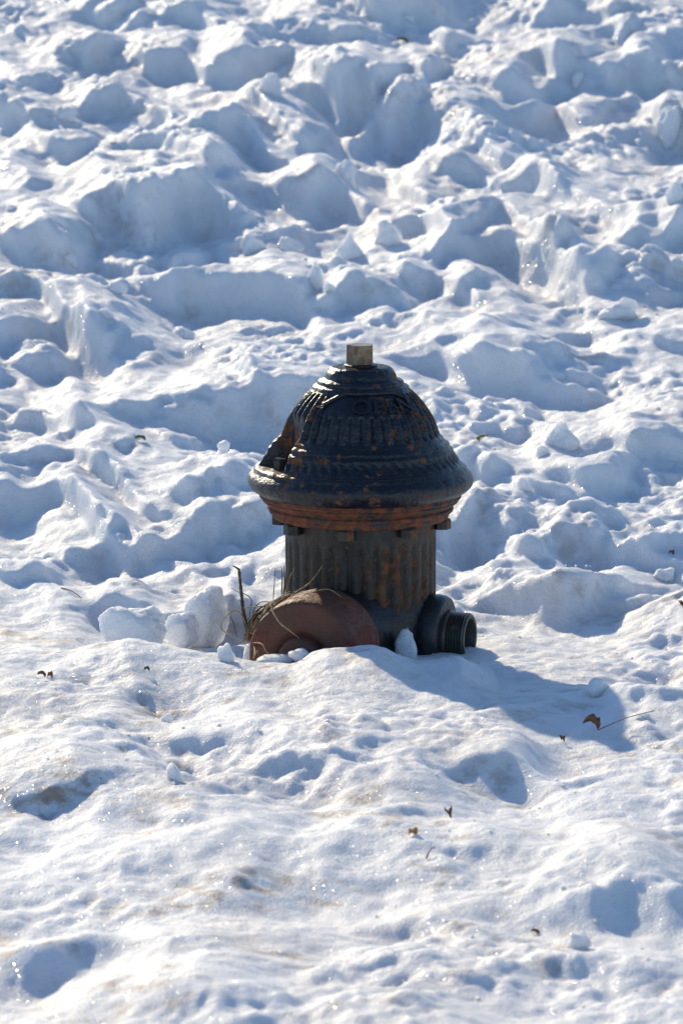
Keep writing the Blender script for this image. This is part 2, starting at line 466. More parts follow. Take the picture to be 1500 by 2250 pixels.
# Steepness of the ground along each bearing: every clod has a steep near face under its crest and a gentle
# far side.  The profile of each bearing is then summed up going away from the camera.
DU, DV = 2.5, 1.25
UU = np.arange(-260, 1761, DU)
VV = np.arange(2420, -140, -DV)
U2, V2 = np.meshgrid(UU, VV)
fgw = sstep(1440, 1560, V2)
wu = 10 * perlin(U2 / 80, V2 / 60, 51) + fgw * (9 * perlin(U2 / 42, V2 / 34, 55) + 5 * perlin(U2 / 17, V2 / 14, 56))
wv = 8 * perlin(U2 / 95, V2 / 65, 53) + (1.5 + 7.0 * fgw) * perlin(U2 / 37, V2 / 31, 54) + 4.5 * fgw * perlin(U2 / 17, V2 / 15, 57)
SL = np.full(U2.shape, -1.0)
rr_ = random.Random(21)
SMALL = []
for _ in range(50):                                      # lesser clods between the ones read off the view
    u, v = rr_.uniform(-160, 1660), -60 + 1460 * rr_.random()
    L_, dd_ = rr_.uniform(35, 120), rr_.uniform(10, 34)
    sl_, n_ = rr_.uniform(-0.25, 0.35), 6
    SMALL.append([(u + L_ * (k / (n_ - 1) - 0.5), v + sl_ * L_ * (k / (n_ - 1) - 0.5) - dd_ * 0.5 * math.sin(math.pi * k / (n_ - 1)) + rr_.uniform(-4, 4),
                   dd_ * math.sin(math.pi * (k + 0.6) / (n_ + 0.2)) * rr_.uniform(0.7, 1.2)) for k in range(n_)])
for pas, rid in [(0, r) for r in sorted(RIDGES, key=lambda r: min(p[1] for p in r))] + [(1, r) for r in SMALL]:
    rid = sorted(rid)
    ru = np.array([p[0] for p in rid]); rv = np.array([p[1] for p in rid]); rd = np.array([p[2] for p in rid])
    rd = rd * (np.where(rv < 1350, DEEP, 1.1) if pas == 0 else 1.0)
    i0, i1 = np.searchsorted(UU, [ru[0] - 45, ru[-1] + 45])
    j0 = np.searchsorted(-VV, -(rv + rd).max() - 40); j1 = np.searchsorted(-VV, -rv.min() + 70)
    su = U2[j0:j1, i0:i1] + wu[j0:j1, i0:i1]; sv = V2[j0:j1, i0:i1] + wv[j0:j1, i0:i1]
    c = np.interp(su, ru, rv)
    ends = sstep(ru[0] - 40, ru[0] + 8, su) * (1 - sstep(ru[-1] - 8, ru[-1] + 40, su))
    d = np.interp(su, ru, rd) * ends
    t = (c + d - sv) / np.maximum(d, 1.0)                 # 0 at the foot, 1 at the crest
    ang = 16 + FACE * np.clip((t - 0.12) / 0.55, 0, 1) ** 0.8
    tan = np.tan(np.radians(ang))
    ok = (t > 0.12) & (t < 1) & (d > 4)
    a = SL[j0:j1, i0:i1]
    if pas == 0:
        a = np.where((sv < c) & (c - sv < np.clip(0.3 * d, 7, 26)) & (d > 4), -1.0, a)   # the sunlit rim behind a crest
        SL[j0:j1, i0:i1] = np.where(ok, tan, a)
    else:
        SL[j0:j1, i0:i1] = np.where(ok & (a < 0), tan, a)
b = (1125 - VV) * K
fyv = math.cos(PITCH) + math.sin(PITCH) * b
azv = (-math.sin(PITCH) + math.cos(PITCH) * b) / fyv
tau = -azv[:, None]
y0 = np.array([foot(750, v) for v in VV])                 # the even slope underneath
q0 = np.log(y0)
g0 = np.gradient(q0, DV)[:, None]
fade = sstep(-160, -40, U2) * (1 - sstep(1540, 1660, U2)) * sstep(2380, 2280, V2) * sstep(-120, -30, V2)
# sunlit ground makes up what the steep faces leave, evenly in the neighbourhood; sideways it stays even
def dct2(a, inv=False):
    for ax in (0, 1):
        n = a.shape[ax]
        a = np.moveaxis(a, ax, 0)
        k = np.arange(n).reshape(-1, 1)
        if not inv:
            f = np.fft.rfft(np.concatenate([a, a[::-1]], 0), axis=0)[:n]
            a = (f * np.exp(-1j * np.pi * k / (2 * n))).real
        else:
            c = a * np.exp(1j * np.pi * k / (2 * n))
            a = np.fft.irfft(np.concatenate([c, np.zeros((1, c.shape[1]))], 0), n=2 * n, axis=0)[:n]
        a = np.moveaxis(a, 0, ax)
    return a
kv = 2 * (1 - np.cos(np.pi * np.arange(len(VV)) / len(VV)))[:, None] / DV ** 2
ku = 2 * (1 - np.cos(np.pi * np.arange(len(UU)) / len(UU)))[None, :] / DU ** 2
rel = np.where(SL > 0, K / (tau + np.maximum(SL, 0)) / np.abs(g0), 1.0)
rel = 1 + (rel - 1) * fade
mean = dct2(dct2(rel) * np.exp(-0.5 * (kv * 55.0 ** 2 + ku * 75.0 ** 2)), True)
G0 = np.abs(g0)
face_g = K / (tau + np.maximum(SL, 0.0)) - G0
on_face = (SL > 0) & (fade > 0.05)
lit_lo, lit_hi = K / (tau + 0.30) - G0, K / (0.22 * tau) - G0
lift = G0 * (rel / np.maximum(mean, 0.25) - 1)
den = -(kv + SIDE * ku + REACH ** -2.0)
soft = np.exp(-0.5 * (kv * 2.2 ** 2 + ku * 6.5 ** 2))
for it in range(ITER):
    div = np.zeros_like(lift)
    div[1:] = (lift[1:] - lift[:-1]) / DV
    p = dct2(dct2(div) / den * (soft if it + 1 == ITER else 1.0), True)
    if it + 1 < ITER:
        now = np.empty_like(p)
        now[:-1] = (p[1:] - p[:-1]) / DV; now[-1] = 0
        # faces keep their steepness, the lit ground between takes what is left
        lift = np.where(on_face, lift + 1.0 * (face_g * fade - now), np.clip(now + 0.3 * (lift - now), lit_lo, lit_hi))
        lift = np.clip(lift, -3 * G0, lit_hi * 1.5)
q = q0[:, None] + p * (1 - 0.08 * sstep(1440, 1560, VV) - 0.17 * sstep(1780, 1900, VV))[:, None]
gmin = (K / (tau + math.tan(rad(62)))) * DV
dq = np.maximum(np.diff(q, axis=0), gmin[1:])
q = np.concatenate([q[:1], q[:1] + np.cumsum(dq, 0)], 0)
yy = np.exp(q)
zz = CAM_H + azv[:, None] * yy - base_z(yy)
YT = np.arange(4.0, 16.6, 0.006)
TAB = np.empty((len(UU), len(YT)))
for k in range(len(UU)):
    TAB[k] = np.interp(YT, yy[:, k], zz[:, k]) * (1 - sstep(yy[-1, k] - 0.3, yy[-1, k] + 0.8, YT))
au = (X / np.maximum(Y, 0.5))                              # bearing of every ground point
uf = ((au / K) * math.cos(PITCH) + 750 - UU[0]) / DU      # to a column of the table
uf = np.clip(uf, 0, len(UU) - 1.001)
yf = np.clip((Y - YT[0]) / 0.006, 0, len(YT) - 1.001)
iu = uf.astype(int); iy = yf.astype(int); fu = uf - iu; fy_ = yf - iy
Zr = ((TAB[iu, iy] * (1 - fu) + TAB[iu + 1, iy] * fu) * (1 - fy_) + (TAB[iu, iy + 1] * (1 - fu) + TAB[iu + 1, iy + 1] * fu) * fy_)
Zr *= near * sstep(3.9, 4.4, Y) * (1 - sstep(15.6, 16.5, Y))

def blur(Z, n=1):
    for _ in range(n):
        Z = Z.copy()
        Z[1:-1] = 0.25 * Z[:-2] + 0.5 * Z[1:-1] + 0.25 * Z[2:]
        Z[:, 1:-1] = 0.25 * Z[:, :-2] + 0.5 * Z[:, 1:-1] + 0.25 * Z[:, 2:]
    return Z
Zr = blur(Zr, 2)
# mound of snow banked up in front of the hydrant's outlets
def bank(pts, y0, wf, wb):
    px, pz = [], []
    for u, v in pts:
        ax, az = dirs(u, v)
        px.append(ax * y0); pz.append(CAM_H + az * y0)
    h = np.interp(X, px, pz) - base_z(y0)
    d = Y - y0 + 0.03 * perlin(X * 6, Y * 6, 31)
    return h * np.where(d < 0, 1 - sstep(0, wf, -d), 1 - sstep(0, wb, d))
Zb = bank([(-400, 1445), (0, 1442), (130, 1422), (300, 1400), (430, 1424), (555, 1456), (640, 1463), (662, 1456), (690, 1438), (720, 1427), (760, 1428), (823, 1421), (850, 1429), (882, 1446), (905, 1456), (960, 1457), (1010, 1446), (1045, 1468), (1090, 1500), (1600, 1500)], 6.44, 0.42, 0.16)

# lumpiness everywhere
bill = lambda f, s: np.abs(perlin(X * f + wx * 10, Y * f * 0.8 + wy * 10, s))
rough = 0.12 + 0.88 * sstep(-0.05, 0.40, perlin(X * 2.9, Y * 1.7, 9) + 0.5 * perlin(X * 7, Y * 5, 91))
rdg = lambda fx, fy, s, w=6.0: 0.42 - np.abs(perlin(X * fx + wx * w, Y * fy + wy * w, s))   # sharp crests over rounded bowls
back = 1 - front
steep = np.abs(np.gradient(Zr, axis=0) / np.gradient(Y, axis=0))
crust = 1 - 0.65 * blur(sstep(0.25, 0.6, steep), 4)
rough = np.clip(rough * 1.25, 0, 1.25) * crust
Zn = (0.020 * perlin(X * 2.2, Y * 1.5, 6)
      + back * (0.058 * rdg(2.5, 1.5, 7) + 0.030 * rdg(5.2, 3.2, 8))
      + front * (0.022 * perlin(X * 4.6, Y * 3.0, 17) + 0.014 * rdg(4.6, 3.2, 18) + 0.011 * perlin(X * 10, Y * 6.5, 19))
      + 0.0110 * rdg(13, 9, 10, 3.0) * (0.22 + 0.78 * rough) * (1 - 0.5 * front)
      + 0.0062 * perlin(Xw * 30, Yw * 22, 12) * (0.2 + rough) * (1 - 0.5 * front)
      + 0.0050 * rdg(52, 40, 13, 2.0) * rough * (1 - 0.3 * front)
      + 0.0013 * perlin(X * 115, Y * 95, 14) * (0.25 + rough) * (1 + 0.3 * front))
Zn = blur(Zn, 1)
outside = 1 - near * (1 - sstep(15.5, 17.5, Y)) * sstep(3.6, 4.4, Y)
Zn += outside * (0.09 * bill(2.0, 15) + 0.05 * bill(4.7, 16)) * np.exp(-np.clip(np.hypot(X, Y - 8) - 30, 0, None) / 30)
calm = (1 - sstep(0.30, 0.46, np.hypot(X - 0.05, (Y - 6.52) * 0.9))) * (Y < 6.95)
Zn = Zn * (1 - 0.75 * calm)
Z = base_z(Y) + Zr * (1 - calm) + Zb + Zn
# keep a hollow round the barrel
hd = np.hypot(X - 0.031, Y - HY)
Z = np.where((hd < 0.30) & (Y < HY + 0.04), np.minimum(Z, 0.010 + 0.25 * np.clip(hd - 0.16, 0, 1) + 0.25 * Zn + 3.0 * np.clip(HY - 0.33 - Y + 0.06, 0, 1)), Z)

# leaning faces: push crests a little towards the low side so that rims overhang
Zs = blur(Zr, 6)
rel_h = Z - blur(base_z(Y) + 0 * X, 1)
lean = np.clip(rel_h + 0.02, -0.05, 0.16) * 0.55 * (0.25 + 0.75 * back)
PX = X - lean * 0.12
PY = Y - lean
# crusty relief on every face, worked along the surface normal
dzx = np.gradient(Z, axis=1) / np.gradient(PX, axis=1)
dzy = np.gradient(Z, axis=0) / np.maximum(np.gradient(PY, axis=0), 2e-3)
nl = np.sqrt(1 + dzx ** 2 + dzy ** 2)
NX, NY, NZ = -dzx / nl, -dzy / nl, 1 / nl
disp = (0.0060 * perlin(PX * 21 + Z * 9, PY * 17 - Z * 19, 61) + 0.0028 * perlin(PX * 48 + Z * 22, PY * 40 - Z * 41, 62)
        + 0.0013 * perlin(PX * 105 + Z * 50, PY * 90 - Z * 90, 63)) * (0.5 + 0.5 * rough)
PX = PX + NX * disp; PY = PY + NY * disp
ZP = Z + NZ * disp

ny, nx = X.shape
co = np.empty((ny * nx, 3), np.float32)
co[:, 0] = PX.ravel(); co[:, 1] = PY.ravel(); co[:, 2] = ZP.ravel()
idx = np.arange(ny * nx, dtype=np.int32).reshape(ny, nx)
quads = np.stack([idx[:-1, :-1], idx[:-1, 1:], idx[1:, 1:], idx[1:, :-1]], -1).reshape(-1, 4)
gm = bpy.data.meshes.new('snow_ground')
gm.vertices.add(len(co)); gm.vertices.foreach_set('co', co.ravel())
gm.loops.add(quads.size); gm.loops.foreach_set('vertex_index', quads.ravel())
gm.polygons.add(len(quads)); gm.polygons.foreach_set('loop_start', np.arange(0, quads.size, 4, dtype=np.int32))
gm.polygons.foreach_set('use_smooth', np.ones(len(quads), bool))
gm.materials.append(M_SNOW)
gm.update(calc_edges=True)
ground = link(bpy.data.objects.new('snow_ground', gm))
tag(ground, 'churned packed snow in sunlit clods and blue shaded hollows around the hydrant', kind='structure')
print('ground tris', len(quads) * 2)

def height(x, y):
    i = int(np.clip(np.searchsorted(gx, x) - 1, 0, nx - 2)); j = int(np.clip(np.searchsorted(gy, y) - 1, 0, ny - 2))
    a = (x - gx[i]) / (gx[i + 1] - gx[i]); b = (y - gy[j]) / (gy[j + 1] - gy[j])
    return float((Z[j, i] * (1 - a) + Z[j, i + 1] * a) * (1 - b) + (Z[j + 1, i] * (1 - a) + Z[j + 1, i + 1] * a) * b)
def on_snow(u, v):
    """the spot of snow seen at (u, v)"""
    ax, az = dirs(u, v)
    y = 4.4
    while y < 19:
        if CAM_H + az * y <= height(ax * y, y): break
        y += 0.006
    return Vector((ax * y, y, height(ax * y, y)))

# ------------------------------------------------------------------ the hydrant
S = 7.33e-4                                # metres per unit of the measured profile
def HZ(v):
    return CAM_H - HY * math.tan(PITCH + math.atan((v - 1125) * K))
hyd = empty('fire_hydrant', ((792 - 750) * S, HY, 0))
tag(hyd, 'old black fire hydrant with rusty collar and fluted dome half buried in snow', 'fire hydrant')

def lathe(prof, seg, fn=None, close_top=False, close_bot=False):
    v, f = [], []
    n = len(prof)
    for i, (r, z) in enumerate(prof):
        for k in range(seg):
            a = 2 * math.pi * k / seg            # 0 = towards the camera, positive to the right
            rr, zz = (r, z) if fn is None else fn(r, z, a)
            v.append((rr * math.sin(a), -rr * math.cos(a), zz))
    for i in range(n - 1):
        for k in range(seg):
            k2 = (k + 1) % seg
            f.append((i * seg + k, i * seg + k2, (i + 1) * seg + k2, (i + 1) * seg + k))
    if close_bot: f.append(tuple(range(seg))[::-1])
    if close_top: f.append(tuple((n - 1) * seg + k for k in range(seg)))
    return v, f
def orient(v, R, t):
    return [tuple(R @ Vector(p) + t) for p in v]

# --- bonnet
BP = [(222, 1083), (228, 1079), (236, 1074), (243, 1067), (247, 1060), (248.7, 1053), (248.3, 1047), (245.5, 1041), (241, 1036), (237, 1032.5),
      (234.5, 1029.5), (234, 1026), (230, 1022.5), (222, 1018), (219, 1013), (216, 1008), (213, 1003), (209.5, 998), (206.5, 993), (204, 989),
      (203.5, 986), (202, 983), (198, 980.5), (195.5, 978), (195, 974), (193, 970.5), (188, 967.5), (183.5, 965), (182, 961), (179, 957.5), (174.5, 955)]
dome = [(174, 952), (172.5, 948), (171, 944), (169.5, 939), (167.5, 934), (165, 928), (162.5, 922), (159.5, 916), (156, 910), (152.5, 904), (148.5, 898), (144, 892),
        (139, 885), (134.5, 879.5), (129.5, 874), (124, 868.5), (118.5, 863), (113, 858), (108, 854)]
top = [(106.5, 851), (105.5, 848), (103, 845.5), (99, 844), (95.5, 842.5), (94.5, 839), (93.5, 836), (90.5, 833.5), (86, 832), (81, 830.5), (79, 828), (78, 823),
       (75.5, 818), (72, 813), (69.5, 809.5), (67, 807), (63.5, 805.2), (60, 804.6), (36, 804.0), (34, 806), (33, 812)]
BPROF = [(r * S, HZ(v)) for r, v in BP + dome + top]
_zs = np.array([p[1] for p in BPROF[:-3]]); _rs = np.array([p[0] for p in BPROF[:-3]])
_o = np.argsort(_zs)
def bonnet_r(z): return float(np.interp(z, _zs[_o], _rs[_o]))
Z_D0, Z_D1 = HZ(954), HZ(856)              # fluted part of the dome
Z_L0, Z_L1 = HZ(1015), HZ(988)             # row of small flutes
Z_FLOOR = HZ(1021)
POCKETS = (rad(-69), rad(111))
def flute(a, n):
    return abs(math.sin(a * n / 2))        # ridges between scooped channels
def wrap(a): return (a + math.pi) % (2 * math.pi) - math.pi
def bonnet_fn(r, z, a):
    w = wrap(a)
    if Z_D0 < z < Z_D1:
        t = (z - Z_D0) / (Z_D1 - Z_D0)
        e = min(1, min(t, 1 - t) / 0.10)
        amp = 0.0085 * math.sqrt(max(e, 0))
        if abs(w - rad(2)) < rad(40):       # lettered panel at the front: only short flutes below it
            s = 1 - float(sstep(rad(33), rad(40), abs(w - rad(2))))
            amp *= 1 - 0.4 * s
            q = float(sstep(0.52, 0.62, t))
            amp *= 1 - s * q
        r -= amp * (1 - flute(a, 40)) ** 1.0
    elif Z_L0 < z < Z_L1:
        t = (z - Z_L0) / (Z_L1 - Z_L0)
        r -= 0.0042 * math.sin(math.pi * t) * (1 - flute(a + 0.4 * t * 0.15, 56))
    for pc in POCKETS:
        d = abs(wrap(a - pc))
        if d < rad(22) and z > Z_FLOOR - 1e-4 and z < HZ(880):
            wall = 150 * S + 95 * S * float(sstep(rad(13), rad(22), d))
            wall += 40 * S * float(sstep(HZ(905), HZ(880), z))
            r = min(r, wall)
    r += 0.0005 * mnoise.noise(Vector((r * 60 * math.sin(a), r * 60 * math.cos(a), z * 60)))
    return r, z
def densify(prof, maxd=0.004):
    out = [prof[0]]
    for p, q in zip(prof, prof[1:]):
        n = max(1, int(math.ceil(math.hypot(q[0] - p[0], q[1] - p[1]) / maxd)))
        for i in range(1, n + 1):
            out.append((p[0] + (q[0] - p[0]) * i / n, p[1] + (q[1] - p[1]) * i / n))
    return out
bprof = [(r, z) for r, z in densify(BPROF)]
bprof = sorted([p for p in bprof[:-3]] + [(bonnet_r(Z_FLOOR), Z_FLOOR - 0.0003), (bonnet_r(Z_FLOOR), Z_FLOOR + 0.0003)], key=lambda p: p[1])[:-1] + bprof[-10:]
bv, bf = lathe(bprof, 400, bonnet_fn)
bonnet = mesh('bonnet', bv, bf, M_PAINT, hyd, sharp=50)
bonnet['label'] = 'navy black fluted dome of the hydrant with rust chips'

# --- raised lettering and turning arrow on the dome
def surf(a, z, out):
    r = bonnet_r(z) + out
    return (r * math.sin(a), -r * math.cos(a), z)
fc = bpy.data.curves.new('lettering', 'FONT')
fc.body = 'OPEN'; fc.size = 1.0; fc.extrude = 0.05; fc.bevel_depth = 0.02; fc.space_character = 1.12
fo = bpy.data.objects.new('lettering', fc); COL.objects.link(fo)
bpy.context.view_layer.update()
tm = bpy.data.meshes.new_from_object(fo.evaluated_get(bpy.context.evaluated_depsgraph_get()))
bpy.data.objects.remove(fo); 
co_t = np.array([v.co[:] for v in tm.vertices])
x0, x1 = co_t[:, 0].min(), co_t[:, 0].max(); y0, y1 = co_t[:, 1].min(), co_t[:, 1].max()
zt0, zt1 = HZ(889), HZ(860)
for v_ in tm.vertices:
    fx = (v_.co.x - x0) / (x1 - x0); fy = (v_.co.y - y0) / (y1 - y0)
    v_.co = surf(rad(-8) + fx * rad(60), zt0 + fy * (zt1 - zt0), 0.0012 + (v_.co.z + 0.05) * 0.042)
tm.name = 'lettering'; tm.materials.clear(); tm.materials.append(M_PAINT); tm.update()
lt = link(bpy.data.objects.new('lettering', tm), bonnet)
lt['label'] = 'raised cast letters OPEN under a curved arrow'

def tube(path, rads, seg=8, cap=True):
    """skin a path with rings"""
    v, f = [], []
    P = [Vector(p) for p in path]
    ref = Vector((0.31, 0.52, 0.8)).normalized()
    for i, p in enumerate(P):
        t = (P[min(i + 1, len(P) - 1)] - P[max(i - 1, 0)]).normalized()
        n1 = t.cross(ref).normalized(); n2 = t.cross(n1)
        r = rads[i] if isinstance(rads, (list, tuple)) else rads
        for k in range(seg):
            a = 2 * math.pi * k / seg
            v.append(p + n1 * (r * math.cos(a)) + n2 * (r * math.sin(a)))
    for i in range(len(P) - 1):
        for k in range(seg):
            k2 = (k + 1) % seg
            f.append((i * seg + k, i * seg + k2, (i + 1) * seg + k2, (i + 1) * seg + k))
    if cap:
        f.append(tuple(range(seg))[::-1]); f.append(tuple((len(P) - 1) * seg + k for k in range(seg)))
    return v, f
ap = []
for i in range(41):
    t = i / 40
    a = rad(-38) + rad(94) * t
    vv = 846 + 24 * max(0, (0.22 - t) / 0.22) ** 1.3 + 20 * max(0, (t - 0.82) / 0.18) ** 1.5
    ap.append(surf(a, HZ(vv + 5), 0.0006))
av, af = tube(ap, 0.0034, 8)
h0 = [surf(rad(-46), HZ(880), 0.003), surf(rad(-33), HZ(862), 0.003), surf(rad(-37), HZ(882), 0.003), surf(rad(-46), HZ(880), -0.004), surf(rad(-33), HZ(862), -0.004), surf(rad(-37), HZ(882), -0.004)]
nb = len(av)
av += h0; af += [(nb, nb + 1, nb + 2), (nb, nb + 3, nb + 4, nb + 1), (nb + 1, nb + 4, nb + 5, nb + 2), (nb + 2, nb + 5, nb + 3, nb)]
mesh('turning_arrow', av, af, M_PAINT, bonnet, sharp=50)

# --- stem nut: five-sided, on a collar
cv, cf = lathe([(0.000, HZ(806)), (0.0265, HZ(806)), (0.0268, HZ(800.5)), (0.0245, HZ(799)), (0.0, HZ(798.6))], 48)
mesh('stem_collar', cv, cf, M_DARK, hyd, sharp=40)
zb, zt = HZ(804), HZ(757)
ring = [(0.99, zb), (1.0, zb + 0.001), (0.97, zt - 0.0012), (0.955, zt)]
pv, pf = [], []
angs = [rad(178 + 72 * k + q) for k in range(5) for q in (-3.2, 3.2)]
for s_, z_ in ring:
    for a in angs:
        pv.append((0.0232 * s_ * math.cos(a), 0.0232 * s_ * math.sin(a), z_))
for i in range(len(ring) - 1):
    for k in range(10):
        k2 = (k + 1) % 10
        pf.append((i * 10 + k, i * 10 + k2, (i + 1) * 10 + k2, (i + 1) * 10 + k))
pf.append(tuple(range(30, 40)))
nut = mesh('stem_nut', pv, pf, M_STEEL, hyd, smooth=False)
nut['label'] = 'five-sided bare steel operating nut on top'

# --- bolts
def hexbolt(r, h, dome_=True):
    v, f = [], []
    rows = [(r, 0), (r, h * 0.82), (r * 0.82, h)]
    for rr, z in rows:
        for k in range(6):
            a = math.pi / 3 * k + 0.3
            v.append((rr * math.cos(a), rr * math.sin(a), z))
    for i in range(2):
        for k in range(6):
            f.append((i * 6 + k, i * 6 + (k + 1) % 6, (i + 1) * 6 + (k + 1) % 6, (i + 1) * 6 + k))
    f.append(tuple(range(12, 18))); f.append(tuple(range(6))[::-1])
    return v, f
for pc in POCKETS:
    v, f = hexbolt(0.0125, 0.019)
    o = mesh('bonnet_bolt', v, f, M_DARK, bonnet, smooth=False)
    rr = 186 * S
    o.location = (rr * math.sin(pc), -rr * math.cos(pc), Z_FLOOR - 0.001)

# --- rusty collar under the bonnet
FP = [(160, 1166), (188, 1165), (193, 1162), (196, 1156), (195, 1149), (196, 1146), (203, 1144), (205, 1139), (204, 1133), (200, 1130), (201, 1126), (207, 1123), (212, 1118), (215.5, 1112), (214, 1108), (220, 1105), (222.5, 1100), (221, 1096), (224, 1093), (226, 1091), (200, 1090.5)]
FPROF = [(r * S, HZ(1081 + (v - 1091) * 0.74)) for r, v in FP]
def collar_fn(r, z, a):
    n = mnoise.noise(Vector((r * 45 * math.sin(a), r * 45 * math.cos(a), z * 45)))
    n2 = mnoise.noise(Vector((r * 130 * math.sin(a), r * 130 * math.cos(a), z * 130)))
    return r + 0.0014 * n + 0.0009 * n2, z + 0.0006 * n2
v, f = lathe(densify(FPROF, 0.003), 320, collar_fn)
collar = mesh('collar', v, f, M_RUST, hyd, sharp=55)
collar['label'] = 'rust flaked orange brown flange below the dome'
for k in range(8):
    a = rad(-10 + 45 * k + 0)
    v, f = hexbolt(0.0155, 0.017)
    o = mesh('flange_bolt', v, f, M_BARREL, collar, smooth=False)
    rr = 180 * S
    o.location = (rr * math.sin(a), -rr * math.cos(a), HZ(1136) - 0.0150)
    o.rotation_euler = (0, 0, 0.4 * k)

# --- barrel, fluted
R_B = 166.5 * S
def barrel_fn(r, z, a):
    fade = min(1.0, max(0.0, (HZ(1172) - z) / 0.012))
    rr = r - 0.0060 * fade * (1 - flute(a, 32)) ** 1.2
    return rr + 0.0006 * mnoise.noise(Vector((r * 40 * math.sin(a), r * 40 * math.cos(a), z * 25))), z
v, f = lathe(densify([(R_B + 0.003, -0.25), (R_B, HZ(1300)), (R_B, HZ(1130))], 0.008), 360, barrel_fn)
mesh('barrel', v, f, M_BARREL, hyd)

# --- large outlet with its cap
ZC = 0.030
def outlet_frame(dx, dy):
    d = Vector((dx, dy, 0)).normalized()
    x = Vector((0, 0, 1)).cross(d).normalized()
    return Matrix((x, Vector((0, 0, 1)), d)).transposed() @ Matrix.Identity(3)
def lathe_on(prof, seg, R, zc, fn=None):
    """lathe whose axis runs out of the barrel along R's third column"""
    v, f = [], []
    for r, L in prof:
        for k in range(seg):
            a = 2 * math.pi * k / seg
            rr, LL = (r, L) if fn is None else fn(r, L, a)
            v.append(R @ Vector((rr * math.cos(a), rr * math.sin(a), LL)) + Vector((0, 0, zc)))
    n = len(prof)
    for i in range(n - 1):
        for k in range(seg):
            k2 = (k + 1) % seg
            f.append((i * seg + k, i * seg + k2, (i + 1) * seg + k2, (i + 1) * seg + k))
    f.append(tuple((n - 1) * seg + k for k in range(seg)))
    return v, f
A1 = rad(19)
R1 = outlet_frame(-math.sin(A1), -math.cos(A1))
v, f = lathe_on(densify([(0.128, 0.035), (0.114, 0.058), (0.101, 0.078), (0.0895, 0.098), (0.081, 0.118), (0.077, 0.140), (0.077, 0.158), (0.082, 0.166), (0.084, 0.174), (0.078, 0.178)], 0.006), 72, R1, ZC)
o = mesh('outlet_neck', v, f, M_DARK, hyd, sharp=50)
def cap_fn(r, L, a):
    n = mnoise.noise(Vector((r * 30 * math.cos(a), r * 30 * math.sin(a), L * 30)))
    return r + 0.0008 * n, L + 0.0008 * n
v, f = lathe_on(densify([(0.086, 0.172), (0.0925, 0.176), (0.0935, 0.190), (0.0930, 0.222), (0.0920, 0.262), (0.0908, 0.274), (0.0880, 0.2795), (0.0840, 0.2820), (0.0700, 0.2840), (0.052, 0.2865),
                         (0.042, 0.2856), (0.0385, 0.2815), (0.030, 0.2805), (0.001, 0.2805)], 0.006), 96, R1, ZC, cap_fn)
cap = mesh('outlet_cap', v, f, M_CAP, hyd, sharp=50)
cap['label'] = 'round oxide red cap with a raised hub on the large outlet'
v, f = lathe_on(densify([(0.036, 0.276), (0.0360, 0.294), (0.0345, 0.3015), (0.030, 0.3055), (0.0215, 0.3075), (0.0195, 0.3090), (0.0190, 0.320), (0.0165, 0.3235), (0.001, 0.3240)], 0.005), 48, R1, ZC, cap_fn)
mesh('hub', v, f, M_CAP, cap, sharp=45)

# --- small hose outlet, open brass thread
R2 = outlet_frame(math.cos(A1), -math.sin(A1))
v, f = lathe_on(densify([(0.078, 0.060), (0.074, 0.085), (0.066, 0.102), (0.061, 0.112), (0.0615, 0.116), (0.0645, 0.121), (0.0655, 0.130), (0.0640, 0.139), (0.0600, 0.146), (0.052, 0.149), (0.043, 0.150), (0.030, 0.150)], 0.006), 64, R2, 0.024, cap_fn)
hose = mesh('hose_outlet', v, f, M_DARK, hyd, sharp=50)
prof = [(0.0435, 0.145), (0.0432, 0.153), (0.0400, 0.156)]
L = 0.157
while L < 0.181:
    prof += [(0.0378, L), (0.0402, L + 0.0016), (0.0402, L + 0.0026), (0.0378, L + 0.0042)]
    L += 0.0046
prof += [(0.0376, 0.1835), (0.0376, 0.1855), (0.0365, 0.1865), (0.0322, 0.1865), (0.0312, 0.1850), (0.0310, 0.150), (0.02, 0.149)]
v, f = lathe_on(prof, 64, R2, 0.022)
th_ = mesh('threaded_nozzle', v, f, M_BRASS, hose, sharp=40)
th_['label'] = 'tarnished brass threaded nozzle, open and part filled with snow'

